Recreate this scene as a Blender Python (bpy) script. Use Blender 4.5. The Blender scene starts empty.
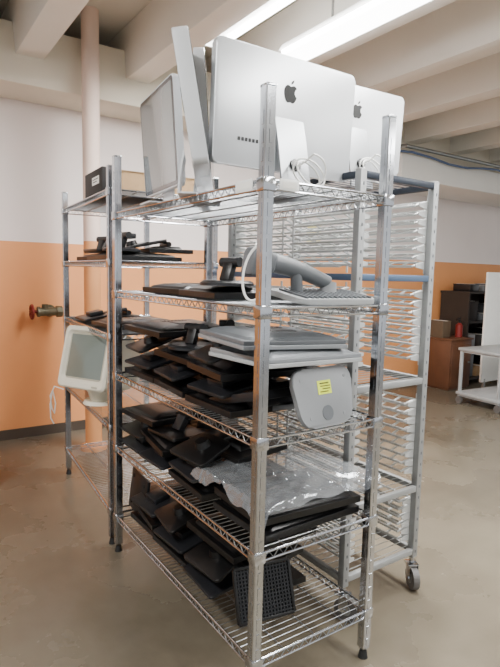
import bpy, bmesh, math, random
from mathutils import Vector, Matrix, Euler, noise
RND=random.Random(11)
scene=bpy.context.scene
COL=scene.collection
D=math.radians
# ---------------------------------------------------------------- materials
def lin(c):
    return tuple(((v/255)/12.92 if v/255<=.04045 else ((v/255+.055)/1.055)**2.4) for v in c)+(1,)
def mat(name,rgb,rough=.5,metal=0,var=.08,scale=8,bump=0,bscale=60,emis=0,alpha=1,coat=0,trans=0,spec=.5):
    m=bpy.data.materials.new(name); m.use_nodes=True
    nt=m.node_tree; b=nt.nodes['Principled BSDF']
    tc=nt.nodes.new('ShaderNodeTexCoord'); n=nt.nodes.new('ShaderNodeTexNoise')
    n.inputs['Scale'].default_value=scale; n.inputs['Detail'].default_value=4
    nt.links.new(tc.outputs['Object'],n.inputs['Vector'])
    r=nt.nodes.new('ShaderNodeValToRGB'); c=lin(rgb)
    r.color_ramp.elements[0].position=.3; r.color_ramp.elements[1].position=.7
    r.color_ramp.elements[0].color=tuple(v*(1-var) for v in c[:3])+(1,)
    r.color_ramp.elements[1].color=tuple(min(1,v*(1+var)) for v in c[:3])+(1,)
    nt.links.new(n.outputs['Fac'],r.inputs['Fac']); nt.links.new(r.outputs['Color'],b.inputs['Base Color'])
    b.inputs['Roughness'].default_value=rough; b.inputs['Metallic'].default_value=metal
    b.inputs['Specular IOR Level'].default_value=spec
    if alpha<1: b.inputs['Alpha'].default_value=alpha
    if trans: b.inputs['Transmission Weight'].default_value=trans
    if coat: b.inputs['Coat Weight'].default_value=coat
    if bump:
        n2=nt.nodes.new('ShaderNodeTexNoise'); n2.inputs['Scale'].default_value=bscale
        nt.links.new(tc.outputs['Object'],n2.inputs['Vector'])
        bp=nt.nodes.new('ShaderNodeBump'); bp.inputs['Strength'].default_value=bump
        nt.links.new(n2.outputs['Fac'],bp.inputs['Height']); nt.links.new(bp.outputs['Normal'],b.inputs['Normal'])
    if emis:
        b.inputs['Emission Color'].default_value=c; b.inputs['Emission Strength'].default_value=emis
    return m
def wall_mat(name,up,low,zs):
    m=mat(name,up,.65,var=.03,scale=1.5,bump=.08,bscale=40)
    nt=m.node_tree; b=nt.nodes['Principled BSDF']
    g=nt.nodes.new('ShaderNodeNewGeometry'); s=nt.nodes.new('ShaderNodeSeparateXYZ')
    nt.links.new(g.outputs['Position'],s.inputs[0])
    mt=nt.nodes.new('ShaderNodeMath'); mt.operation='GREATER_THAN'; mt.inputs[1].default_value=zs
    nt.links.new(s.outputs['Z'],mt.inputs[0])
    n=nt.nodes.new('ShaderNodeTexNoise'); n.inputs['Scale'].default_value=1.3; n.inputs['Detail'].default_value=6
    nt.links.new(g.outputs['Position'],n.inputs['Vector'])
    r=nt.nodes.new('ShaderNodeValToRGB'); c=lin(low)
    r.color_ramp.elements[0].position=.35; r.color_ramp.elements[1].position=.7
    r.color_ramp.elements[0].color=tuple(v*.94 for v in c[:3])+(1,); r.color_ramp.elements[1].color=tuple(min(1,v*1.05) for v in c[:3])+(1,)
    nt.links.new(n.outputs['Fac'],r.inputs['Fac'])
    mx=nt.nodes.new('ShaderNodeMix'); mx.data_type='RGBA'
    nt.links.new(mt.outputs[0],mx.inputs['Factor'])
    src=b.inputs['Base Color'].links[0].from_socket
    nt.links.new(r.outputs['Color'],mx.inputs['A']); nt.links.new(src,mx.inputs['B'])
    nt.links.new(mx.outputs['Result'],b.inputs['Base Color'])
    return m
def floor_mat():
    m=bpy.data.materials.new('polished_concrete'); m.use_nodes=True
    nt=m.node_tree; b=nt.nodes['Principled BSDF']
    g=nt.nodes.new('ShaderNodeNewGeometry')
    n=nt.nodes.new('ShaderNodeTexNoise'); n.inputs['Scale'].default_value=.9; n.inputs['Detail'].default_value=10; n.inputs['Roughness'].default_value=.55
    nt.links.new(g.outputs['Position'],n.inputs['Vector'])
    r=nt.nodes.new('ShaderNodeValToRGB'); e=r.color_ramp.elements
    e[0].position=.28; e[0].color=lin((88,81,68)); e[1].position=.74; e[1].color=lin((129,121,105))
    x=e.new(.5); x.color=lin((109,101,87))
    nt.links.new(n.outputs['Fac'],r.inputs['Fac'])
    n2=nt.nodes.new('ShaderNodeTexNoise'); n2.inputs['Scale'].default_value=7; n2.inputs['Detail'].default_value=12; n2.inputs['Roughness'].default_value=.7
    nt.links.new(g.outputs['Position'],n2.inputs['Vector'])
    r2=nt.nodes.new('ShaderNodeValToRGB'); r2.color_ramp.elements[0].position=.34; r2.color_ramp.elements[1].position=.66
    r2.color_ramp.elements[0].color=(.74,.73,.70,1); r2.color_ramp.elements[1].color=(1,1,1,1)
    nt.links.new(n2.outputs['Fac'],r2.inputs['Fac'])
    mx=nt.nodes.new('ShaderNodeMix'); mx.data_type='RGBA'; mx.blend_type='MULTIPLY'; mx.inputs['Factor'].default_value=.45
    nt.links.new(r.outputs['Color'],mx.inputs['A']); nt.links.new(r2.outputs['Color'],mx.inputs['B'])
    nt.links.new(mx.outputs['Result'],b.inputs['Base Color'])
    mr=nt.nodes.new('ShaderNodeMapRange'); mr.inputs['From Min'].default_value=.3; mr.inputs['From Max'].default_value=.7; mr.inputs['To Min'].default_value=.20; mr.inputs['To Max'].default_value=.36
    nt.links.new(n.outputs['Fac'],mr.inputs['Value']); nt.links.new(mr.outputs['Result'],b.inputs['Roughness'])
    return m
M=dict(
 wall=wall_mat('painted_wall',(236,226,222),(224,152,94),1.59),
 pipe=wall_mat('painted_pipe',(226,203,190),(216,150,96),1.59),
 floor=floor_mat(),
 ceil=mat('ceiling_paint',(210,206,195),.8,var=.04,scale=2),
 beam=mat('beam_paint',(226,219,203),.75,var=.04,scale=2),
 joist=mat('joist_paint',(236,233,226),.75,var=.03,scale=2),
 bulk=mat('bulkhead_paint',(240,239,235),.7,var=.03,scale=2),
 base=mat('baseboard_dark',(70,60,50),.6),
 chrome=mat('chrome_steel',(196,199,204),.16,1,.06,30),
 wire=mat('dull_chrome_wire',(148,151,154),.32,1,.08,20),
 galv=mat('grey_galvanised',(150,152,150),.42,.7,.12,14),
 rackp=mat('pale_grey_metal',(150,152,152),.45,.3,.1,14),
 tray=mat('tray_slide_metal',(200,202,201),.36,.35,.08,14),
 blue=mat('blue_grey_metal',(84,104,130),.4,.4),
 dblue=mat('dark_slate_metal',(48,54,64),.4,.5),
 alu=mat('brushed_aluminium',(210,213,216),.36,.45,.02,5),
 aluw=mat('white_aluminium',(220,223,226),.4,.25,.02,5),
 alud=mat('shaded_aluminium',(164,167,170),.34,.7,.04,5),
 black=mat('black_plastic',(11,11,12),.34,0,.2,12,spec=.45),
 black2=mat('dark_grey_plastic',(25,26,29),.35,0,.15,12,spec=.5),
 glass=mat('screen_glass',(26,30,32),.12,0,.05,3,coat=.5),
 glassg=mat('grey_screen',(116,122,122),.08,0,.05,3,coat=1),
 silver=mat('silver_plastic',(138,142,146),.38,.3,.04,8),
 greyp=mat('grey_plastic',(88,92,96),.42,0,.06,8),
 ltgrey=mat('light_grey_plastic',(158,161,162),.45,0,.05,8),
 midgrey=mat('mid_grey_plastic',(126,129,132),.45,0,.05,8),
 beige=mat('beige_plastic',(226,220,202),.5,0,.04,5),
 beige2=mat('darker_beige_plastic',(174,168,150),.5,0,.04,5),  # darker beige that sets off the tube monitor's screen frame and button
 crt=mat('crt_glass',(114,122,115),.15,0,.05,3,coat=.5),
 white=mat('white_plastic',(236,236,232),.45,0,.03,5),
 rubber=mat('black_rubber',(24,24,24),.7),
 wheel=mat('grey_wheel',(90,88,86),.5),
 brass=mat('tarnished_brass',(96,92,72),.5,.4,.2,30),
 red=mat('dull_red_paint',(120,30,26),.5),
 card=mat('cardboard',(164,134,98),.85,0,.08,15),
 wood=mat('brown_wood',(92,58,38),.5,0,.15,6),
 dwood=mat('dim_brown_laminate',(46,39,34),.6,0,.12,6),  # gloom of the far recess put into the laminate colour
 dcard=mat('dim_cardboard',(88,72,54),.85,0,.08,15),  # cardboard darkened in colour for the gloomy recess
 darkb=mat('dark_box_card',(34,31,30),.7),
 yellow=mat('yellow_sticker',(206,220,50),.6,0,.03),
 pyel=mat('pale_yellow_paper',(232,222,150),.7,0,.03),
 ink=mat('dark_ink',(20,20,20),.7),
 paper=mat('white_paper',(238,236,228),.7,0,.03),
 bag=mat('silver_plastic_film',(178,182,186),.12,.4,.10,10,bump=.25,bscale=35,alpha=.46),
 lamp=mat('fluorescent_tube',(255,254,252),.4,emis=24),
 lens=mat('fluorescent_diffuser',(255,254,252),.4,emis=14),
 fixture=mat('glowing_fixture_enamel',(244,244,242),.4,emis=1.2),  # housing given a glow of its own, tube light put into the enamel
 cable=mat('blue_cable',(84,104,140),.5),
)
# ---------------------------------------------------------------- mesh builder
class B:
    def __init__(s): s.v=[];s.f=[];s.mi=[]
    def add(s,bm,mi=0,Mx=None):
        o=len(s.v); bm.verts.index_update()
        for v in bm.verts: s.v.append((Mx@v.co) if Mx else v.co.copy())
        for f in bm.faces: s.f.append([o+v.index for v in f.verts]); s.mi.append(mi)
        bm.free()
    def box(s,c,size,rot=None,bev=0,mi=0,seg=2,top=None):
        bm=bmesh.new(); bmesh.ops.create_cube(bm,size=1)
        for v in bm.verts:
            k=(1,1)
            if top and v.co.z>0: k=top
            v.co=Vector((v.co.x*size[0]*k[0],v.co.y*size[1]*k[1],v.co.z*size[2]))
        if bev: bmesh.ops.bevel(bm,geom=list(bm.edges),offset=bev,segments=seg,profile=.5,affect='EDGES')
        Mx=Matrix.Translation(c)
        if rot: Mx=Mx@Euler(rot).to_matrix().to_4x4()
        s.add(bm,mi,Mx); return s
    def cyl(s,p0,p1,r,n=12,r2=None,mi=0):
        p0=Vector(p0);p1=Vector(p1);d=p1-p0
        bm=bmesh.new(); bmesh.ops.create_cone(bm,cap_ends=True,segments=n,radius1=r,radius2=r if r2 is None else r2,depth=d.length)
        Mx=Matrix.Translation((p0+p1)/2)@d.to_track_quat('Z','Y').to_matrix().to_4x4()
        s.add(bm,mi,Mx); return s
    def tube(s,pts,r,n=6,mi=0,closed=False):
        pts=[Vector(p) for p in pts]; N=len(pts); o=len(s.v)
        rr=r if isinstance(r,(list,tuple)) else [r]*N
        up=Vector((0,0,1))
        for i,p in enumerate(pts):
            a=pts[(i-1)%N] if (closed or i>0) else p; b=pts[(i+1)%N] if (closed or i<N-1) else p
            t=(b-a).normalized()
            x=t.cross(up)
            if x.length<.05: x=t.cross(Vector((1,0,0)))
            x.normalize(); y=x.cross(t)
            for k in range(n):
                an=2*math.pi*k/n; s.v.append(p+rr[i]*(math.cos(an)*x+math.sin(an)*y))
        for i in range(N if closed else N-1):
            j=(i+1)%N
            for k in range(n):
                s.f.append([o+i*n+k,o+i*n+(k+1)%n,o+j*n+(k+1)%n,o+j*n+k]); s.mi.append(mi)
        if not closed:
            s.f.append([o+k for k in range(n)][::-1]); s.mi.append(mi)
            s.f.append([o+(N-1)*n+k for k in range(n)]); s.mi.append(mi)
        return s
    def prism(s,poly,depth,Mx,mi=0,bev=0):
        bm=bmesh.new(); n=len(poly)
        a=[bm.verts.new((x,y,0)) for x,y in poly]; b=[bm.verts.new((x,y,depth)) for x,y in poly]
        bm.faces.new(a[::-1]); bm.faces.new(b)
        for i in range(n): bm.faces.new([a[i],a[(i+1)%n],b[(i+1)%n],b[i]])
        if bev:
            es=[e for e in bm.edges if abs(e.verts[0].co.z-e.verts[1].co.z)<1e-6]
            bmesh.ops.bevel(bm,geom=es,offset=bev,segments=3,profile=.5,affect='EDGES')
        bmesh.ops.recalc_face_normals(bm,faces=bm.faces)
        s.add(bm,mi,Mx); return s
    def obj(s,name,mats,parent=None,loc=(0,0,0),rot=(0,0,0),label=None,smooth=True,sharp=32):
        me=bpy.data.meshes.new(name); me.from_pydata([tuple(v) for v in s.v],[],s.f)
        if not isinstance(mats,(list,tuple)): mats=[mats]
        for m in mats: me.materials.append(m)
        for p,i in zip(me.polygons,s.mi): p.material_index=i; p.use_smooth=smooth
        me.update()
        if smooth: me.set_sharp_from_angle(angle=D(sharp))
        o=bpy.data.objects.new(name,me); COL.objects.link(o)
        o.location=loc; o.rotation_euler=rot
        if parent: o.parent=parent
        if label: o['label']=label
        return o
def rrect(w,h,r,n=5):
    P=[]
    for cx,cy,a0 in ((w/2-r,h/2-r,0),(-w/2+r,h/2-r,90),(-w/2+r,-h/2+r,180),(w/2-r,-h/2+r,270)):
        for k in range(n+1):
            a=D(a0+90*k/n); P.append((cx+r*math.cos(a),cy+r*math.sin(a)))
    return P
def thing(name,label,cat,loc=(0,0,0),rot=(0,0,0),group=None):
    e=bpy.data.objects.new(name,None); e.empty_display_size=.1; COL.objects.link(e)
    e.location=loc; e.rotation_euler=rot; e['label']=label; e['category']=cat
    if group: e['group']=group
    return e
def tag(o,label,cat,group=None):
    o['label']=label; o['category']=cat
    if group: o['group']=group
    return o
def copy_thing(src,loc,rot,label=None):
    def rec(o,par):
        c=o.copy(); COL.objects.link(c)
        if par: c.parent=par
        for ch in list(o.children): rec(ch,c)
        return c
    n=rec(src,None); n.location=loc; n.rotation_euler=rot
    if label: n['label']=label
    return n
def dup(o,loc):
    c=o.copy(); COL.objects.link(c); c.location=loc; return c
def struct(o): o['kind']='structure'; return o
XZ=Matrix.Rotation(D(90),4,'X')

# ---------------------------------------------------------------- camera
cam_d=bpy.data.cameras.new('camera'); cam=bpy.data.objects.new('camera',cam_d); COL.objects.link(cam)
cam_d.sensor_fit='VERTICAL'; cam_d.sensor_height=36; cam_d.lens=540/667*36; cam_d.clip_start=.02
cam.matrix_world=Matrix.Translation((-.884,-1.255,1.38))@Matrix.Rotation(D(-34),4,'Z')@Matrix.Rotation(D(90-6.34),4,'X')@Matrix.Rotation(D(1.32),4,'Z')
scene.camera=cam

# ---------------------------------------------------------------- room
YW=3.35
struct(B().box((2.5,0,-.05),(17,14,.1)).obj('floor',M['floor']))
struct(B().box((2.5,YW+.1,1.6),(17,.2,3.2)).obj('wall_back',M['wall']))
struct(B().box((2.5,0,3.27),(17,14,.1)).obj('ceiling',M['ceil']))
struct(B().box((2.5,YW-.0075,.04),(17,.015,.08)).obj('baseboard_back',M['base']))
struct(B().box((2.5,YW-.215,2.86),(17,.43,.4),bev=.01).obj('trim_1',M['beam']))
k=2
for i in range(-3,12):
    x=.02+.8*i
    if x>10.5: break
    struct(B().box((x,-1.1,3.035),(.19,8.88,.365),bev=.008,top=(1.25,1)).obj('trim_%d'%k,M['joist'])); k+=1
struct(B().box((-.52,2.5,1.4),(.34,.3,2.8),bev=.01).obj('trim_%d'%k,M['wall'])); k+=1
struct(B().box((7.3,3.0,2.53),(7.4,.69,.25),bev=.01).obj('trim_%d'%k,M['bulk'])); k+=1
pc=thing('pipe_column','painted steel pipe column running from floor to ceiling','pipe',(.405,2.79,0))
B().cyl((0,0,0.02),(0,0,3.22),.062,28).obj('pipe_shaft',M['pipe'],pc)
B().cyl((0,0,0),(0,0,.03),.1,28).obj('floor_flange',M['pipe'],pc)

def fixture(loc):
    t=thing('light_fixture','white fluorescent strip light with two tubes on the ceiling','ceiling light',loc,group='fluorescent strip lights on the ceiling')
    B().box((0,0,.05),(.2,2.36,.06),bev=.01,top=(.6,1)).obj('fixture_housing',M['fixture'],t)
    tb=B().cyl((0,-1.15,0),(0,1.15,0),.016,12).obj('fluorescent_tube',M['lamp'],t,(-.055,0,0)); dup(tb,(.055,0,0))
    th=B().box((0,0,.005),(.17,.02,.05)).obj('tube_holder',M['white'],t,(0,1.17,0)); dup(th,(0,-1.17,0))
    hg=B().cyl((0,0,.08),(0,0,3.22-loc[2]),.008,8).obj('hanger',M['galv'],t,(0,.8,0)); dup(hg,(0,-.8,0))
    return t
LF=[(1.02,.95,2.92),(1.22,-1.9,2.86),(3.62,-1.9,2.78),(-1.98,.0,2.86)]  # first strip is in view; the other three are unseen, added for front lighting
f0=fixture(LF[0])
for l in LF[1:]: copy_thing(f0,l,(0,0,0))
t=thing('light_fixture','wide bright fluorescent light with white diffuser beside the joist','ceiling light',(1.42,.55,2.82))
B().box((0,0,.035),(.22,2.40,.05),bev=.008,top=(.7,1)).obj('fixture_housing',M['fixture'],t)
B().box((0,0,0),(.20,2.36,.045),bev=.015,seg=3,top=(1.05,1)).obj('diffuser',M['lens'],t)
hg=B().cyl((0,0,.05),(0,0,.40),.008,8).obj('hanger',M['galv'],t,(0,.8,0)); dup(hg,(0,-.8,0))
def area(loc,sx,sy,p,rot=(0,0,0),c=(1,.99,.97)):
    l=bpy.data.lights.new('lamp_light','AREA'); l.shape='RECTANGLE'; l.size=sx; l.size_y=sy; l.energy=p; l.color=c
    o=bpy.data.objects.new('lamp_light',l); COL.objects.link(o); o.location=loc; o.rotation_euler=rot
for l,p in zip(LF+[(1.42,.55,2.82)],(120,120,80,120,120)):
    area((l[0],l[1],l[2]-.04),.25,2.3,p)
w=bpy.data.worlds.new('world'); scene.world=w; w.use_nodes=True
nt=w.node_tree; bg=nt.nodes['Background']; bg.inputs['Color'].default_value=(.97,.985,1,1); bg.inputs['Strength'].default_value=1.0

# ---------------------------------------------------------------- wire racks
def shelf_mesh(W,L,name='wire_shelf'):
    b=B(); p=.034; zt=-.003; zb=-.028
    def edge(a,c,n):
        a=Vector(a); c=Vector(c)
        b.cyl((a.x,a.y,zt),(c.x,c.y,zt),.0042,8,mi=1); b.cyl((a.x,a.y,zb),(c.x,c.y,zb),.0036,8,mi=1)
        pts=[]
        for i in range(n+1):
            q=a.lerp(c,i/n); pts.append((q.x,q.y,zt if i%2 else zb))
        b.tube(pts,.0022,5)
    edge((.006,p,0),(.006,L-p,0),int(L/.022)); edge((W-.006,p,0),(W-.006,L-p,0),int(L/.022))
    edge((p,.006,0),(W-p,.006,0),int(W/.022)); edge((p,L-.006,0),(W-p,L-.006,0),int(W/.022))
    for x in (W*.25,W*.5,W*.75): b.cyl((x,.006,-.009),(x,L-.006,-.009),.003,6)
    n=int((L-.02)/.025)
    for i in range(1,n):
        y=.01+(L-.02)*i/n
        b.cyl((.006,y,-.003),(W-.006,y,-.003),.0016,6)
    for x in (p/2,W-p/2):
        for y in (p/2,L-p/2):
            b.box((x,y,-.015),(p+.008,p+.008,.040),bev=.004,mi=1)
    return b.obj(name,[M['wire'],M['chrome']])
def rack(label,W,L,H,levels,loc,rz):
    t=thing('wire_shelving_rack',label,'shelving rack',loc,(0,0,rz))
    p=.034; b=B()
    b.box((0,0,H/2+.02),(p,p,H-.04),bev=.0025,seg=1)
    b.box((0,0,H-.004),(p*1.04,p*1.04,.010),bev=.003).cyl((0,0,0),(0,0,.03),.018,14,.012,mi=1)
    z=.06
    while z<H-.06:
        for sx,sy in ((-1,0),(1,0),(0,-1),(0,1)):
            b.box((sx*p*.505,sy*p*.505,z),(.002 if sx else .010,.003 if sy else .010,.038))
        z+=.05
    post=b.obj('post',[M['chrome'],M['rubber']],t,(p/2,p/2,0))
    for x,y in ((W-p/2,p/2),(p/2,L-p/2),(W-p/2,L-p/2)): dup(post,(x,y,0))
    s=shelf_mesh(W,L); s.parent=t; s.location=(0,0,levels[0])
    for z in levels[1:]: dup(s,(0,0,z))
    return t
S=[1.645,1.285,.895,.54,.19]
r1=rack('tall chrome wire shelving rack loaded with old monitors',.52,1.22,1.9,S,(0,0,0),0)
S2=[1.765,1.43,1.07,.62,.19]
r2=rack('chrome wire shelving rack holding a beige tube monitor',.58,1.10,1.87,S2,(.0,1.275,0),D(-4))
B().box((0,0,0),(.07,.003,.032),bev=.001).box((0,-.002,0),(.05,.001,.018),mi=1).obj('shelf_label_holder',[M['white'],M['paper']],r1,(.085,-.003,S[0]-.012))
B().box((0,0,0),(.003,.09,.034),bev=.001).box((-.002,0,0),(.001,.07,.02),mi=1).obj('shelf_label_holder',[M['white'],M['paper']],r1,(-.003,.10,S[0]-.012))

# ---------------------------------------------------------------- mobile tray rack
def tray_rack(loc,rz):
    W,L,H=.46,.90,1.775; z0=.14
    t=thing('rolling_tray_rack','tall pale grey metal tray rack on casters with wire slides','rolling rack',loc,(0,0,rz))
    p=.032
    pb=B().box((0,0,(H-z0)/2),(p,p,H-z0),bev=.004)
    for i in range(32): pb.box((0,-p/2-.0005,.03+i*.05),(.005,.002,.012),mi=1)
    post=pb.obj('post',[M['rackp'],M['greyp']],t,(p/2,p/2,z0))
    for x,y in ((W-p/2,p/2),(p/2,L-p/2),(W-p/2,L-p/2),): dup(post,(x,y,z0))
    zs=[(.17,'rackp'),(.46,'rackp'),(.94,'rackp'),(1.375,'blue'),(1.755,'dblue')]
    for z,m in zs:
        b=B()
        for x in (.012,W-.012): b.box((x,L/2,z),(.022,L-2*p,.026),bev=.003)
        for y in (.012,L-.012): b.box((W/2,y,z),(W-2*p,.022,.026),bev=.003)
        n=22
        for i in range(n): b.cyl((.02,.04+i*(L-.08)/(n-1),z+.010),(W-.02,.04+i*(L-.08)/(n-1),z+.010),.0018,5)
        b.obj('frame_shelf',M[m],t)
    for za,zb,n in ((1.43,1.68,8),(1.04,1.31,8),(.54,.84,9),(.23,.40,6)):
        dz=(zb-za)/(n-1)
        for sgn,x in ((1,p*.5),(-1,W-p*.5)):
            b=B()
            for i in range(n):
                z=za+dz*i
                for ya,yb in ((.034,L*.48),(L*.52,L-.034)):
                    b.tube([(x+sgn*.012,ya,z+.012),(x+sgn*.050,ya+.012,z+.002),(x+sgn*.066,ya+.016,z-.005),(x+sgn*.066,yb-.016,z-.005),(x+sgn*.050,yb-.012,z+.002),(x+sgn*.012,yb,z+.012)],.0056,8)
                    b.cyl((x+sgn*.014,ya,z+.012),(x+sgn*.014,yb,z+.012),.0050,8)
                    for q in range(1,5):
                        y=ya+(yb-ya)*q/5; b.box((x+sgn*.040,y,z+.003),(.054,.010,.004),(0,sgn*D(17),0))
            for y in (.030,L*.46,L*.54,L-.030):
                b.cyl((x+sgn*.012,y,za-.035),(x+sgn*.012,y,zb+.04),.005,8)
            for y in (.027,L-.033):
                P=[(.0,za-.02)]
                for i in range(n):
                    z=za+dz*i
                    P+=[(.070,z-.009),(.070,z+.003),(.012,z+dz*.4)]
                P+=[(.0,zb+.03)]
                b.prism([(sgn*a,c) for a,c in P],.004,Matrix.Translation((x,y+.005,0))@XZ)
            b.obj('slide_set',M['tray'],t)
    for x,y,a in ((p/2,p/2,.4),(W-p/2,p/2,-.5),(p/2,L-p/2,.2),(W-p/2,L-p/2,1)):
        c=B(); c.cyl((0,0,.115),(0,0,z0),.012,10).box((0,0,.108),(.05,.055,.008),bev=.002)
        c.box((-.019,-.012,.075),(.003,.04,.07)).box((.019,-.012,.075),(.003,.04,.07)).cyl((-.025,-.02,.05),(.025,-.02,.05),.007,8)
        co=c.obj('caster',M['chrome'],t,(x,y,0),(0,0,a))
        B().cyl((-.014,-.02,.05),(.014,-.02,.05),.05,28).cyl((-.016,-.02,.05),(.016,-.02,.05),.022,16,mi=1).obj('wheel',[M['wheel'],M['galv']],co)
    return t
r3=tray_rack((.575,.205,0),D(1))

# ---------------------------------------------------------------- displays
LOGO=[(0,.28),(.08,.32),(.2,.36),(.32,.33),(.42,.24),(.33,.16),(.28,.04),(.29,-.08),(.36,-.18),(.44,-.23),(.38,-.38),(.28,-.52),(.18,-.58),(.08,-.55),(0,-.53),(-.08,-.55),(-.18,-.58),(-.28,-.52),(-.38,-.36),(-.45,-.15),(-.46,.05),(-.40,.23),(-.28,.34),(-.15,.35),(-.06,.31)]
LEAF=[(0,.4),(.02,.52),(.1,.62),(.2,.66),(.19,.54),(.11,.44)]
def display(label,loc,rot,tilt=0,screen='glass',cable=True,body='alu',w=.605,h=.40,low=False,th=.028):
    t=thing('computer_display',label,'monitor',loc,rot,'aluminium displays on top of the racks')
    zc=(.05 if low else .09)+h/2
    Rt=Matrix.Translation((0,0,zc))@Matrix.Rotation(D(tilt),4,'X')
    B().prism(rrect(w,h,.02,6),th,Rt@Matrix.Translation((0,.02,0))@XZ,bev=.0045).obj('display_casing',M[body],t)
    B().prism(rrect(w-.010,h-.010,.016),.0015,Rt@Matrix.Translation((0,.0205-th,0))@XZ).obj('screen_border',M['glass'],t)
    B().prism(rrect(w-.04,h-.04,.006),.001,Rt@Matrix.Translation((0,.0192-th,0))@XZ).obj('screen',M[screen],t)
    lx=Rt@Matrix.Translation((0,.0215,.078))@XZ@Matrix.Diagonal((-.062,.062,1,1))
    le=B().prism(LOGO,.0012,lx).obj('logo_emblem',M['ink'],t)
    B().prism(LEAF,.0012,lx).obj('logo_leaf',M['ink'],le)
    b=B()
    for i in range(6): b.prism(rrect(.010,.012,.002,2),.001,Rt@Matrix.Translation((.13+i*.0145,.0214,-.105))@XZ)
    b.obj('port_row',M['black2'],t)
    if low: prof=[(.026,.15),(.036,.10),(.042,.05),(.045,.0),(-.06,.0),(-.06,.005),(.038,.005),(.035,.05),(.029,.10),(.022,.13)]
    else: prof=[(.021,.27),(.036,.22),(.052,.15),(.066,.08),(.078,.02),(.078,.0),(-.12,.0),(-.12,.006),(.066,.006),(.066,.02),(.058,.075),(.045,.14),(.030,.20),(.021,.235)]
    sx=Matrix(((0,0,1,-.0625),(1,0,0,0),(0,1,0,0),(0,0,0,1)))
    so=B().prism(prof,.125,sx).obj('stand',M['aluw' if low else 'alud'],t)
    if not low:
        B().cyl((0,.052,.105),(0,.068,.110),.021,24).obj('cable_hole',M['black2'],so)
    if cable:
        pts=[(.0,.05,.105),(.0,.085,.105),(-.02,.10,.12)]
        for i in range(70):
            u=i/69; a=math.pi*.5+u*2*math.pi*2.6
            pts.append((-.03+.02*math.sin(3*u*6)+.080*math.cos(a)*(1-.25*u),.105+.02*math.sin(a*.7),.09+.05*math.sin(a)*(1-.2*u)-.02*u))
        pts+=[(-.06,.10,.03),(-.12,.11,.008),(-.17,.08,.006)]
        B().tube(pts,.0034,6).obj('power_cable',M['white'],t)
    return t
zt=S[0]+.001
display('large silver aluminium display turned backwards with coiled white cable',(.305,.315,zt),(0,0,D(180)),tilt=-3,w=.60,h=.385)
display('silver aluminium display showing its back on the tray rack',(.905,.60,1.772),(0,0,D(177)),tilt=-3,w=.57,h=.36)
display('separate aluminium display facing out with glossy grey screen',(.04,.785,zt),(0,0,D(-97)),tilt=4,screen='glassg',cable=False,body='aluw',w=.43,h=.39,low=True)
display('white-edged aluminium display standing nearly edge-on, leaning sideways',(.018,.47,zt),(0,0,D(60.5)),tilt=-10,cable=False,body='aluw',h=.39,low=True,th=.048)
display('aluminium display close behind another, nearly edge-on',(.160,.625,zt),(0,0,D(58.5)),tilt=-4,cable=False,body='aluw',h=.415,low=True,th=.036)

# ---------------------------------------------------------------- old monitors
GP='old monitors piled on the racks'
def lcd(label,loc,rot,w=.40,h=.32,base='rect',mc='black',mb='black',group=GP,name='lcd_monitor'):
    t=thing(name,label,'monitor',loc,rot,group)
    z0=.11
    B().box((0,-.03,z0+h/2),(w,.03,h),bev=.004).box((0,-.005,z0+h/2),(w*.7,.03,h*.65),bev=.006).obj('monitor_casing',M[mc],t)
    B().box((0,-.046,z0+h/2+.003),(w-.035,.003,h-.04)).obj('screen',M['glass'],t)
    B().box((0,.022,z0*.5+h*.25+.01),(.075,.018,z0+h*.5),bev=.004).cyl((-.035,.012,z0+h*.45),(.035,.012,z0+h*.45),.014,14).obj('stand_neck',M[mb],t)
    if base=='rect':
        b=B().box((0,0,.008),(.25,.2,.016),bev=.003)
        for x,y in ((-.08,-.065),(.08,-.065),(-.08,.065),(.08,.065)): b.cyl((x,y,.001),(x,y,-.003),.010,12,mi=1)
        so=b.obj('stand_base',[M[mb],M['rubber']],t)
    else:
        P=[(x*(1+1.3*(-y))*1.0,y) for x,y in rrect(.25,.19,.05,8)]
        b=B().prism(P,.018,Matrix.Identity(4),bev=.006)
        for x,y in ((-.098,-.06),(.098,-.06),(-.075,.062),(.075,.062)): b.cyl((x,y,.001),(x,y,-.0012),.006,12)
        so=b.obj('stand_base',[M[mb],M['rubber']],t)
        B().cyl((0,.052,.001),(0,.052,-.0015),.024,28).obj('swivel_disc',M['greyp'],so)
    return t
FD=D(97); FU=D(-105)
def flat(label,loc,rot,w=.42,h=.31,mc='black',group=GP,th=.024,me=None):
    t=thing('flat_monitor',label,'monitor',loc,rot,group)
    b=B()
    if me: b.box((0,0,th*.75+.001),(w-.006,h-.006,th*.5),bev=.003).box((0,0,th*.25+.001),(w,h,th*.5),bev=.003,mi=1)
    else: b.box((0,0,th/2+.001),(w,h,th),bev=.002)
    bm=bmesh.new(); R=[]
    for sc,z in ((.90,th),(.84,th+.009),(.66,th+.018),(.45,th+.020)):
        R.append([bm.verts.new((x,y,z)) for x,y in rrect(w*sc,h*sc,.016*sc+.003,3)])
    for a,c in zip(R,R[1:]):
        n=len(a)
        for i in range(n): bm.faces.new((a[i],a[(i+1)%n],c[(i+1)%n],c[i]))
    bm.faces.new(R[-1]); b.add(bm)
    b.obj('monitor_casing',[M[mc],M[me or mc]],t,sharp=20)
    B().box((0,0,.0012),(w-.03,h-.03,.002)).obj('screen',M['glass'],t)
    b=B(); zt_=th+.0205
    for i in range(7): b.box((-.06+i*.02,h*.16,zt_),(.010,.03,.002))
    b.box((0,-h*.08,zt_),(.10,.09,.003),bev=.001)
    b.obj('vent_grille',M['black2'],t)
    return t
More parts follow.
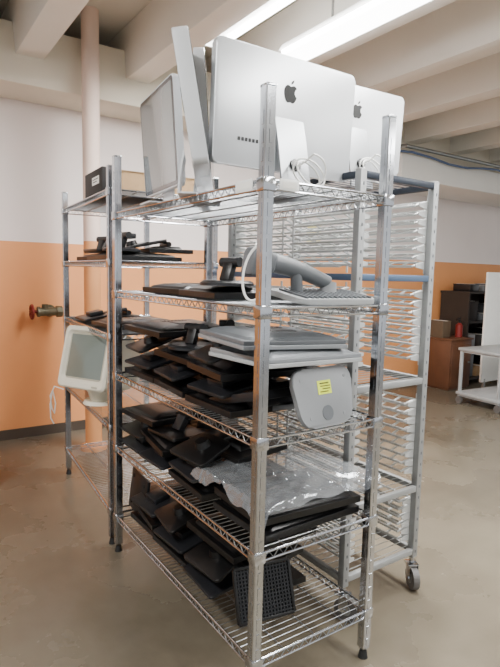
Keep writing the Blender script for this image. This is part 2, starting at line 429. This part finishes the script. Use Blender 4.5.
def folded(label,loc,rot,w=.36,h=.28,kind=0,mc='black',mb='black2'):
    t=thing('folded_monitor',label,'monitor',loc,rot,GP)
    B().box((0,.02,.012),(w,h-.02,.022),bev=.002).box((0,.03,.031),(w*.66,h*.6,.018),bev=.003,top=(.84,.80)).obj('monitor_casing',M[mc],t,sharp=20)
    B().box((0,.02,.0006),(w-.03,h-.05,.001)).obj('screen',M['glass'],t)
    tl=(D(12),0,0)
    B().box((0,-.05,.055),(.064,.19,.018),tl,bev=.003).cyl((-.06,.045,.053),(.06,.045,.053),.015,18).obj('stand_neck',M[mb],t)
    b=B()
    if kind==0:
        Mx=Matrix.Translation((0,-.155,.026))@Matrix.Rotation(D(11),4,'X')
        b.prism(rrect(.24,.165,.014,3),.012,Mx,bev=.002); b.box(Mx@Vector((0,.01,.023)),(.10,.08,.024),tl,bev=.004)
    else:
        Mx=Matrix.Translation((0,-.155,.028))@Matrix.Rotation(D(16),4,'X')
        b.prism([(x*(1-1.4*y),y) for x,y in rrect(.21,.17,.022,4)],.012,Mx,bev=.002)
        b.cyl(Mx@Vector((0,.01,.010)),Mx@Vector((0,.01,.036)),.034,20,.026)
    b.obj('stand_base',M[mb],t)
    return t
def wedge_stand():
    t=thing('monitor_stand','spare black monitor stand with plate and angled neck','monitor stand',(0,0,0),(0,0,0),'spare black monitor stands on the shelves')
    B().prism(rrect(.23,.18,.012,3),.014,Matrix.Identity(4),bev=.0025).obj('stand_base',M['black'],t)
    B().box((0,.02,.046),(.06,.032,.075),(D(-30),0,0),bev=.004).cyl((-.05,.045,.078),(.05,.045,.078),.016,18).obj('stand_neck',M['black2'],t)
    B().box((0,.065,.088),(.10,.09,.012),(D(14),0,0),bev=.002).obj('mounting_plate',M['black'],t)
    return t
def round_stand():
    t=thing('monitor_stand','spare black monitor stand with round foot and hinge head','monitor stand',(0,0,0),(0,0,0),'spare black monitor stands on the shelves')
    B().cyl((0,0,0),(0,0,.010),.098,36,.098).cyl((0,0,.010),(0,0,.018),.098,36,.086).obj('stand_base',M['black2'],t)
    B().box((0,.005,.048),(.048,.028,.07),(D(-20),0,0),bev=.006).obj('stand_neck',M['black'],t)
    B().cyl((-.045,.02,.084),(.045,.02,.084),.018,22).box((0,.045,.082),(.066,.05,.028),bev=.006).obj('hinge_head',M['black2'],t)
    return t
LB='black flat monitor panel lying face down in a pile'
LS='black monitor with stand lying on its side in a pile'
LK='black monitor lying face down with folded stand sticking out'
protos={'F':flat(LB,(0,0,0),(0,0,0)),'L':lcd(LS,(0,0,0),(FD,0,0)),
        'K':folded(LK,(0,0,0),(0,0,0)),'R':folded('black monitor face down with tapered folded stand',(0,0,0),(0,0,0),w=.34,h=.27,kind=1,mb='black'),
        'W':wedge_stand(),'C':round_stand()}
used=set()
def put(kd,x,y,z,rz=0,rx=0,ry=0,label=None):
    if kd=='L': r=(FD+rx,ry,rz); z+=.1
    else: r=(rx,ry,rz)
    if kd not in used:
        used.add(kd); o=protos[kd]; o.location=(x,y,z); o.rotation_euler=r; return o
    return copy_thing(protos[kd],(x,y,z),r,label)
STEP={'F':.046,'K':.071,'R':.074,'W':.11,'C':.11}
def pile(x,y,z,items):
    c=z+.002
    for kd,dx,dy,rz,rx in items:
        arm=.15 if kd=='F' else (.24 if rx>0 else .14)
        lift=abs(math.sin(D(rx)))*arm
        put(kd,x+dx,y+dy,c+lift,D(rz),D(rx),0)
        c+=STEP[kd]+lift*.9
    return c
# shelf 3 : nearly full
z=S[2]
pile(.26,1.04,z,[('F',0,0,2,0),('K',.01,.0,-86,0),('R',.01,.0,-94,2),('F',.0,0,8,2)])
pile(.26,.715,z,[('F',0,0,-3,0),('K',.01,.0,-96,0),('F',.01,.0,7,3),('C',-.10,.01,-70,0)])
put('C',.38,.74,z+.185,D(60))
pile(.26,.39,z,[('F',-.01,0,2,0),('K',.01,.02,-86,0),('F',.0,.02,-6,0),('R',.01,.02,-98,3)])
g=lcd('grey monitor lying down, stand base with yellow sticker facing out',(.275,.02,z+.098),(FU,0,D(4)),w=.36,h=.30,base='oval',mc='black2',mb='midgrey')
sb=[c for c in g.children if c.name.startswith('stand_base')][0]
B().box((0,.0,-.0006),(.060,.044,.001)).box((0,.013,-.0014),(.040,.004,.001),mi=1).box((-.004,.004,-.0014),(.044,.003,.001),mi=1).box((-.008,-.005,-.0014),(.034,.003,.001),mi=1).box((.003,-.014,-.0014),(.036,.003,.001),mi=1).obj('sticker',[M['yellow'],M['ink']],sb,(.0,-.03,0),(0,0,D(180)),label='yellow sticker with dark writing')
flat('silver flat monitor with dark edge lying on the pile',(.225,.17,z+.202),(0,D(1.5),D(4)),w=.42,h=.31,mc='silver',th=.028,me='ltgrey')
flat('grey flat monitor with dark edge on top of the pile',(.185,.20,z+.254),(D(1),D(2),D(-3)),w=.40,h=.31,mc='greyp',th=.028,me='silver')
# shelf 4
z=S[3]
pile(.27,.20,z,[('F',0,0,2,0),('F',.0,0,-3,0)])
pile(.26,.56,z,[('F',0,0,-2,0),('K',.01,.0,-93,0),('R',.01,.0,-84,3)])
pile(.26,.87,z,[('K',.01,.0,-88,0),('F',.0,.0,-6,2),('W',-.09,.0,-84,0)])
pile(.27,1.10,z,[('K',.0,0,-91,0),('R',.0,0,-87,0),('F',.0,.0,5,0)])
put('C',.38,.87,z+.135,D(50))
# shelf 5
z=S[4]
pile(.27,.44,z,[('K',.01,0,-92,0),('R',.01,.01,-84,4),('F',.02,.0,5,4)])
pile(.27,.73,z,[('F',0,0,2,0),('K',.01,.0,-86,0),('R',.01,.0,-97,3)])
pile(.27,.99,z,[('F',0,0,2,0),('F',0,0,-6,0),('K',.01,.0,-88,3)])
put('L',.10,1.16,z+.001,D(84))
# shelf 2 sparse
z=S[1]
put('F',.27,.84,z+.002,.1); put('F',.27,.50,z+.002,-.05); put('C',.14,.42,z+.050,D(-75),0)
# rack 2 level 2
for x,y,rz in ((.24,1.55,0),(.30,1.92,.1)): put('F',x,y,S2[1]+.002,rz)
put('C',.15,1.50,S2[1]+.050,D(-84)); put('W',.14,1.72,S2[1]+.050,D(-88)); put('C',.20,1.98,S2[1]+.050,D(-70)); put('R',.40,1.60,S2[1]+.048,D(-95))
put('F',.28,1.6,S2[2]+.002,.05); put('K',.30,1.95,S2[2]+.002,D(-92))

# grey angled head with handle on ribbed base, shelf 2
t=thing('monitor_stand','grey angled arm head on flat ribbed base with looped cable','monitor stand',(.185,.12,S[1]+.002),(0,0,D(-4)))
t.scale=(1.15,1.1,1.15)
b=B().prism(rrect(.27,.19,.03,5),.016,Matrix.Translation((.12,0,.012))@Matrix.Rotation(D(7),4,'X'),bev=.003)
for i in range(14): b.box((.01+i*.017,-.015,.029),(.007,.145,.006),(D(7),0,0),mi=1)
b.obj('stand_base',[M['ltgrey'],M['greyp']],t)
hb=B(); hb.box((-.075,.03,.118),(.085,.066,.062),(0,D(16),0),bev=.018,seg=4); hb.box((-.105,.02,.110),(.03,.07,.07),(0,D(10),0),bev=.008)
hb.obj('arm_head',M['greyp'],t)
n=12
B().tube([Vector((-.05,.03,.116)).lerp(Vector((.150,.015,.058)),i/(n-1))+Vector((0,0,.006*math.sin(math.pi*i/(n-1)))) for i in range(n)],[.029-.009*i/n for i in range(n)],18).cyl((.045,.02,.03),(.04,.02,.09),.018,16).obj('stand_arm',M['greyp'],t)
B().cyl((.150,.015,.026),(.156,.015,.062),.028,24,.022).obj('arm_joint',M['midgrey'],t)
pts=[(-.125+.028*math.sin(q)+.012*math.cos(q),-.04-.02*math.sin(q),.082+.072*math.cos(q)) for q in [i*2*math.pi/28 for i in range(28)]]
B().tube(pts,.0034,8,closed=True).tube([(-.125,-.035,.152),(-.11,-.01,.160),(-.09,.02,.152)],.0034,8).obj('cable_loop',M['white'],t)

def mesh_panel(loc,rot,sx,sy):
    t=thing('mesh_panel','squarish black perforated plastic panel leaning on the shelf','panel',loc,rot)
    b=B()
    for y in (-sy/2,sy/2): b.box((0,y,0),(sx,.012,.014),bev=.003)
    for x in (-sx/2,sx/2): b.box((x,0,0),(.012,sy,.014),bev=.003)
    b.obj('panel_frame',M['black'],t)
    b=B(); n=17
    for i in range(1,n): b.box((-sx/2+sx*i/n,0,0),(.005,sy,.006))
    m=int(n*sy/sx)
    for i in range(1,m): b.box((0,-sy/2+sy*i/m,0),(sx,.004,.006))
    b.box((0,0,-.008),(sx-.01,sy-.01,.004))
    b.obj('panel_grille',M['black2'],t)
    return t
mesh_panel((.165,.175,S[4]+.092),(D(70),0,D(-10)),.21,.175)

# plastic bag: thin crinkled film
def bag(loc,rz,sx,sy,seed,label,h,x0,y0):
    bm=bmesh.new(); nx,ny=110,96; vs=[]
    rd=random.Random(5)
    def ridge(P): return 1-abs(noise.noise(P))*2.6
    for j in range(ny+1):
        for i in range(nx+1):
            u=i/nx-.5; v=j/ny-.5
            x=u*sx+rd.uniform(-.2,.2)*sx/nx; y=v*sy+rd.uniform(-.2,.2)*sy/ny
            P=Vector((x*4+seed,y*7.5,seed))
            w1=Vector((noise.noise(P*1.3),noise.noise(P*1.3+Vector((9,9,9))),0))*1.1
            r=ridge(P+w1); r2=ridge(P*2.3+w1+Vector((3,1,0))); r3=ridge(P*4.6+w1)
            hump=math.exp(-((u-.12)**2*10+(v-.0)**2*14))
            zz=h*hump+.010*max(r,-.5)+.007*r2+.0032*r3+.016
            x+=.05*noise.noise(Vector((y*8,seed,u*2))); y+=.045*noise.noise(Vector((x*8,seed+4,v*2)))
            if x<x0: d=x0-x; zz-=d*.9; x=x0-d*.5
            if y<y0: d=y0-y; zz-=d*.7; y=y0-d*.6
            vs.append(bm.verts.new((x,y,zz)))
    for j in range(ny):
        for i in range(nx):
            a=j*(nx+1)+i
            if (i+j)%2: bm.faces.new((vs[a],vs[a+1],vs[a+nx+2])); bm.faces.new((vs[a],vs[a+nx+2],vs[a+nx+1]))
            else: bm.faces.new((vs[a],vs[a+1],vs[a+nx+1])); bm.faces.new((vs[a+1],vs[a+nx+2],vs[a+nx+1]))
    b=B(); b.add(bm)
    return tag(b.obj('plastic_bag',M['bag'],None,loc,(0,0,rz),sharp=30),label,'plastic bag')
bag((.295,.255,S[3]+.092),D(2),.54,.47,3.1,'thin translucent crinkled plastic bag draped over black monitors',.045,-.235,-.20)

# CRT
def crt(loc,rot):
    t=thing('tube_monitor','off-white deep tube monitor tilted back, facing outward','monitor',loc,rot)
    T=Matrix.Translation((0,0,.07))@Matrix.Rotation(D(-14),4,'X')@Matrix.Translation((0,0,-.07))
    b=B(); bm=bmesh.new()
    rings=[(.135,.128,-.176,.243),(.150,.145,-.195,.240),(.166,.166,-.195,.235),(.175,.174,-.185,.235),(.175,.174,-.12,.235),(.162,.162,-.115,.235),(.158,.157,.01,.235),(.14,.13,.09,.225),(.115,.10,.15,.215),(.10,.085,.18,.205)]
    R=[]
    for hw,hh,y,zc in rings: R.append([bm.verts.new((px,y,zc+pz)) for px,pz in rrect(hw*2,hh*2,.03,5)])
    for a,c in zip(R,R[1:]):
        n=len(a)
        for i in range(n): bm.faces.new((a[i],c[i],c[(i+1)%n],a[(i+1)%n]))
    bm.faces.new(R[-1]); bm.faces.new(R[0]); bmesh.ops.recalc_face_normals(bm,faces=bm.faces); b.add(bm,0,T)
    b.obj('monitor_casing',M['beige'],t)
    B().prism(rrect(.272,.258,.02),.003,T@Matrix.Translation((0,-.1762,.243))@XZ).obj('screen_frame',M['beige2'],t)
    bm=bmesh.new(); n=12; vs=[[bm.verts.new(((i/n-.5)*.256,-.1795-.014*(1-(2*i/n-1)**2)*(1-(2*j/n-1)**2),.243+(j/n-.5)*.24)) for i in range(n+1)] for j in range(n+1)]
    for j in range(n):
        for i in range(n): bm.faces.new((vs[j][i],vs[j][i+1],vs[j+1][i+1],vs[j+1][i]))
    g=B(); g.add(bm,0,T); g.obj('screen',M['crt'],t)
    B().cyl((0,-.02,0),(0,-.02,.02),.10,28,.09).cyl((0,-.02,.02),(0,-.02,.085),.06,24,.08).obj('swivel_base',M['beige'],t)
    B().prism(rrect(.04,.010,.004),.004,T@Matrix.Translation((.11,-.194,.08))@XZ).obj('control_button',M['beige2'],t)
    return t
crt((.135,1.76,S2[3]+.002),(0,0,D(-62)))
pts=[(-.02,2.02,.66),(-.07,2.04,.68),(-.09,2.06,.62),(-.08,2.07,.54),(-.06,2.09,.50),(-.05,2.1,.56),(-.06,2.12,.64),(-.075,2.13,.55),(-.07,2.14,.46),(-.05,2.15,.42)]
tag(B().tube(pts,.004,8).obj('power_cable',M['white']),'white power cable hanging beside the tube monitor','cable')

# long low box on rack 2 top
bx=thing('cardboard_box','long low cardboard box with dark labelled end on the rack','box',(.32,1.605,S2[0]+.001),(0,0,D(-3)))
B().box((.03,0,.060),(.52,.32,.120)).box((.03,-.13,.122),(.52,.07,.004),(D(4),0,0)).obj('box_body',M['card'],bx)
B().box((-.245,0,.064),(.07,.332,.128),bev=.003).obj('box_end',M['darkb'],bx)
bl=B().box((0,0,0),(.001,.13,.040)).obj('box_label',M['paper'],bx,(-.2808,-.05,.072))
B().box((-.001,.0,.007),(.001,.10,.004)).box((-.001,.01,-.006),(.001,.07,.004)).obj('label_print',M['ink'],bl)

# valve
v=thing('fire_valve','tarnished hose valve with dull red handwheel on the orange wall','valve',(.16,YW-.13,1.04))
B().cyl((.06,.13,0),(.06,0,0),.028,16).cyl((.09,0,0),(-.04,0,0),.034,18).cyl((-.0,0,0),(-.0,0,.06),.024,14).cyl((.085,0,0),(.13,0,0),.045,8).cyl((-.04,0,0),(-.06,0,0),.042,8).obj('valve_body',M['brass'],v)
B().cyl((-.06,0,0),(-.10,0,0),.012,10).tube([(-.10,.052*math.cos(a),.052*math.sin(a)) for a in [i*math.pi/10 for i in range(20)]],.011,8,closed=True).box((-.10,0,0),(.010,.10,.016)).box((-.10,0,0),(.010,.016,.10)).obj('handwheel',M['red'],v)
B().cyl((.06,.112,0),(.06,.13,0),.05,20).obj('wall_flange',M['brass'],v)
ns=thing('paper_notice','pale yellow paper notice taped to the wall','notice',(3.03,YW-.003,1.83))
B().box((0,0,0),(.20,.002,.26)).obj('notice_sheet',M['pyel'],ns)
B().box((0,-.0015,.09),(.14,.001,.02)).box((0,-.0015,.045),(.15,.001,.008)).box((0,-.0015,.02),(.15,.001,.008)).box((-.02,-.0015,-.005),(.11,.001,.008)).box((0,-.0015,-.06),(.08,.001,.05)).obj('notice_print',M['ink'],ns)

# ---------------------------------------------------------------- far furniture
def av_cart(loc,rz):
    t=thing('utility_cart','light grey metal utility cart on small casters','cart',loc,(0,0,rz))
    lg=ca=None
    for x in (-.42,.42):
        for y in (-.24,.24):
            if lg is None:
                lg=B().box((0,0,.34),(.03,.03,.52),bev=.003).obj('leg',M['ltgrey'],t,(x,y,0))
                ca=B().cyl((-.012,0,.04),(.012,0,.04),.04,18).box((0,0,.07),(.035,.03,.03)).obj('caster',M['wheel'],t,(x,y,0))
            else: dup(lg,(x,y,0)); dup(ca,(x,y,0))
    for z in (.12,.61): B().box((0,0,z),(.9,.54,.03),bev=.005).box((0,0,z-.02),(.86,.5,.03)).obj('cart_shelf',M['ltgrey'],t)
av_cart((4.75,2.05,0),D(-4))
t=thing('white_panel','tall white panel board standing upright behind the cart','board',(5.45,2.5,0))
B().box((0,0,.80),(.9,.03,1.32),bev=.006).obj('panel_board',M['white'],t)
lg=B().box((0,0,.1),(.03,.03,.16)).box((0,0,.015),(.03,.22,.03),bev=.004).obj('leg',M['galv'],t,(-.38,0,0)); dup(lg,(.38,0,0))
t=thing('wooden_cabinet','small brown wooden cabinet beside dark shelves','cabinet',(5.0,2.98,0))
B().box((0,0,.32),(.42,.4,.60),bev=.005).box((0,0,.02),(.38,.36,.04)).box((0,0,.63),(.45,.43,.022),bev=.004).obj('cabinet_body',M['wood'],t)
dr=B().box((0,-.205,.31),(.38,.016,.52),bev=.003).obj('door',M['wood'],t)
B().cyl((.14,-.215,.34),(.14,-.235,.34),.012,10).obj('knob',M['galv'],dr)
t=thing('fire_extinguisher','small red fire extinguisher standing on the cabinet','fire extinguisher',(5.10,2.90,.642))
B().cyl((0,0,0),(0,0,.15),.045,20).cyl((0,0,.15),(0,0,.18),.045,20,.018).obj('tank',M['red'],t)
B().cyl((0,0,.18),(0,0,.21),.016,12).box((-.02,0,.215),(.09,.015,.010)).box((-.02,0,.235),(.09,.015,.01),(0,D(-12),0)).obj('valve_handle',M['black'],t)
def carton(x,y,z,sx,sy,sz,m,lab,grp='cartons on the dim shelf unit'):
    c=thing('storage_carton',lab,'box',(x,y,z),(0,0,RND.uniform(-.06,.06)),grp)
    B().box((0,0,sz/2),(sx,sy,sz),bev=.004).obj('box_body',M[m],c)
    B().box((0,0,sz+.003),(sx*1.02,sy*1.02,.008)).box((0,0,sz+.008),(.05,sy,.002),mi=1).obj('box_lid',[M[m],M['paper']],c)
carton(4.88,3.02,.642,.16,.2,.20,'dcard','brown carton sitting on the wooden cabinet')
t=thing('storage_shelf_unit','dim brown open shelf unit with clutter against the wall','shelf',(6.55,3.1,0))
b=B()
for x in (-1.28,-.43,.43,1.28): b.box((x,0,.60),(.03,.42,1.20))
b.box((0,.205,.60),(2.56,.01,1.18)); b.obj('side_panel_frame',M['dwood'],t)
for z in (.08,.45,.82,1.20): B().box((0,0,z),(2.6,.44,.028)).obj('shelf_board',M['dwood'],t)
for z in (.096,.466,.836,1.216):
    x=5.42
    while x<7.7:
        sx=RND.uniform(.10,.20)
        cell=[5.27,6.12,6.98,7.83]
        if z>1 or not any(abs(c-x)<sx/2+.04 for c in cell):
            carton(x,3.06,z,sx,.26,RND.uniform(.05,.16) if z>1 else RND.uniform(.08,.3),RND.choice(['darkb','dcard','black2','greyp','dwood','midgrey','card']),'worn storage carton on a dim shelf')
        x+=sx*.5+.16
def pipe(n,pts,r,m,lab,cat='pipe'): tag(B().tube(pts,r,10).obj(n,M[m]),lab,cat)
pipe('conduit',[(2.6,2.88,2.72),(3.55,2.88,2.72),(3.6,2.62,2.72),(10,2.62,2.72)],.02,'galv','thin grey metal conduit running along the beam')
pipe('cable',[(3.4+i*.3,2.60+.02*math.sin(i),2.64+.03*math.sin(i*1.3)) for i in range(20)],.012,'cable','blue cable hanging along the ceiling beam','cable')
pipe('conduit',[(4.75,2.2,2.56),(4.75,2.2,3.2)],.018,'galv','short vertical conduit dropping from the ceiling')
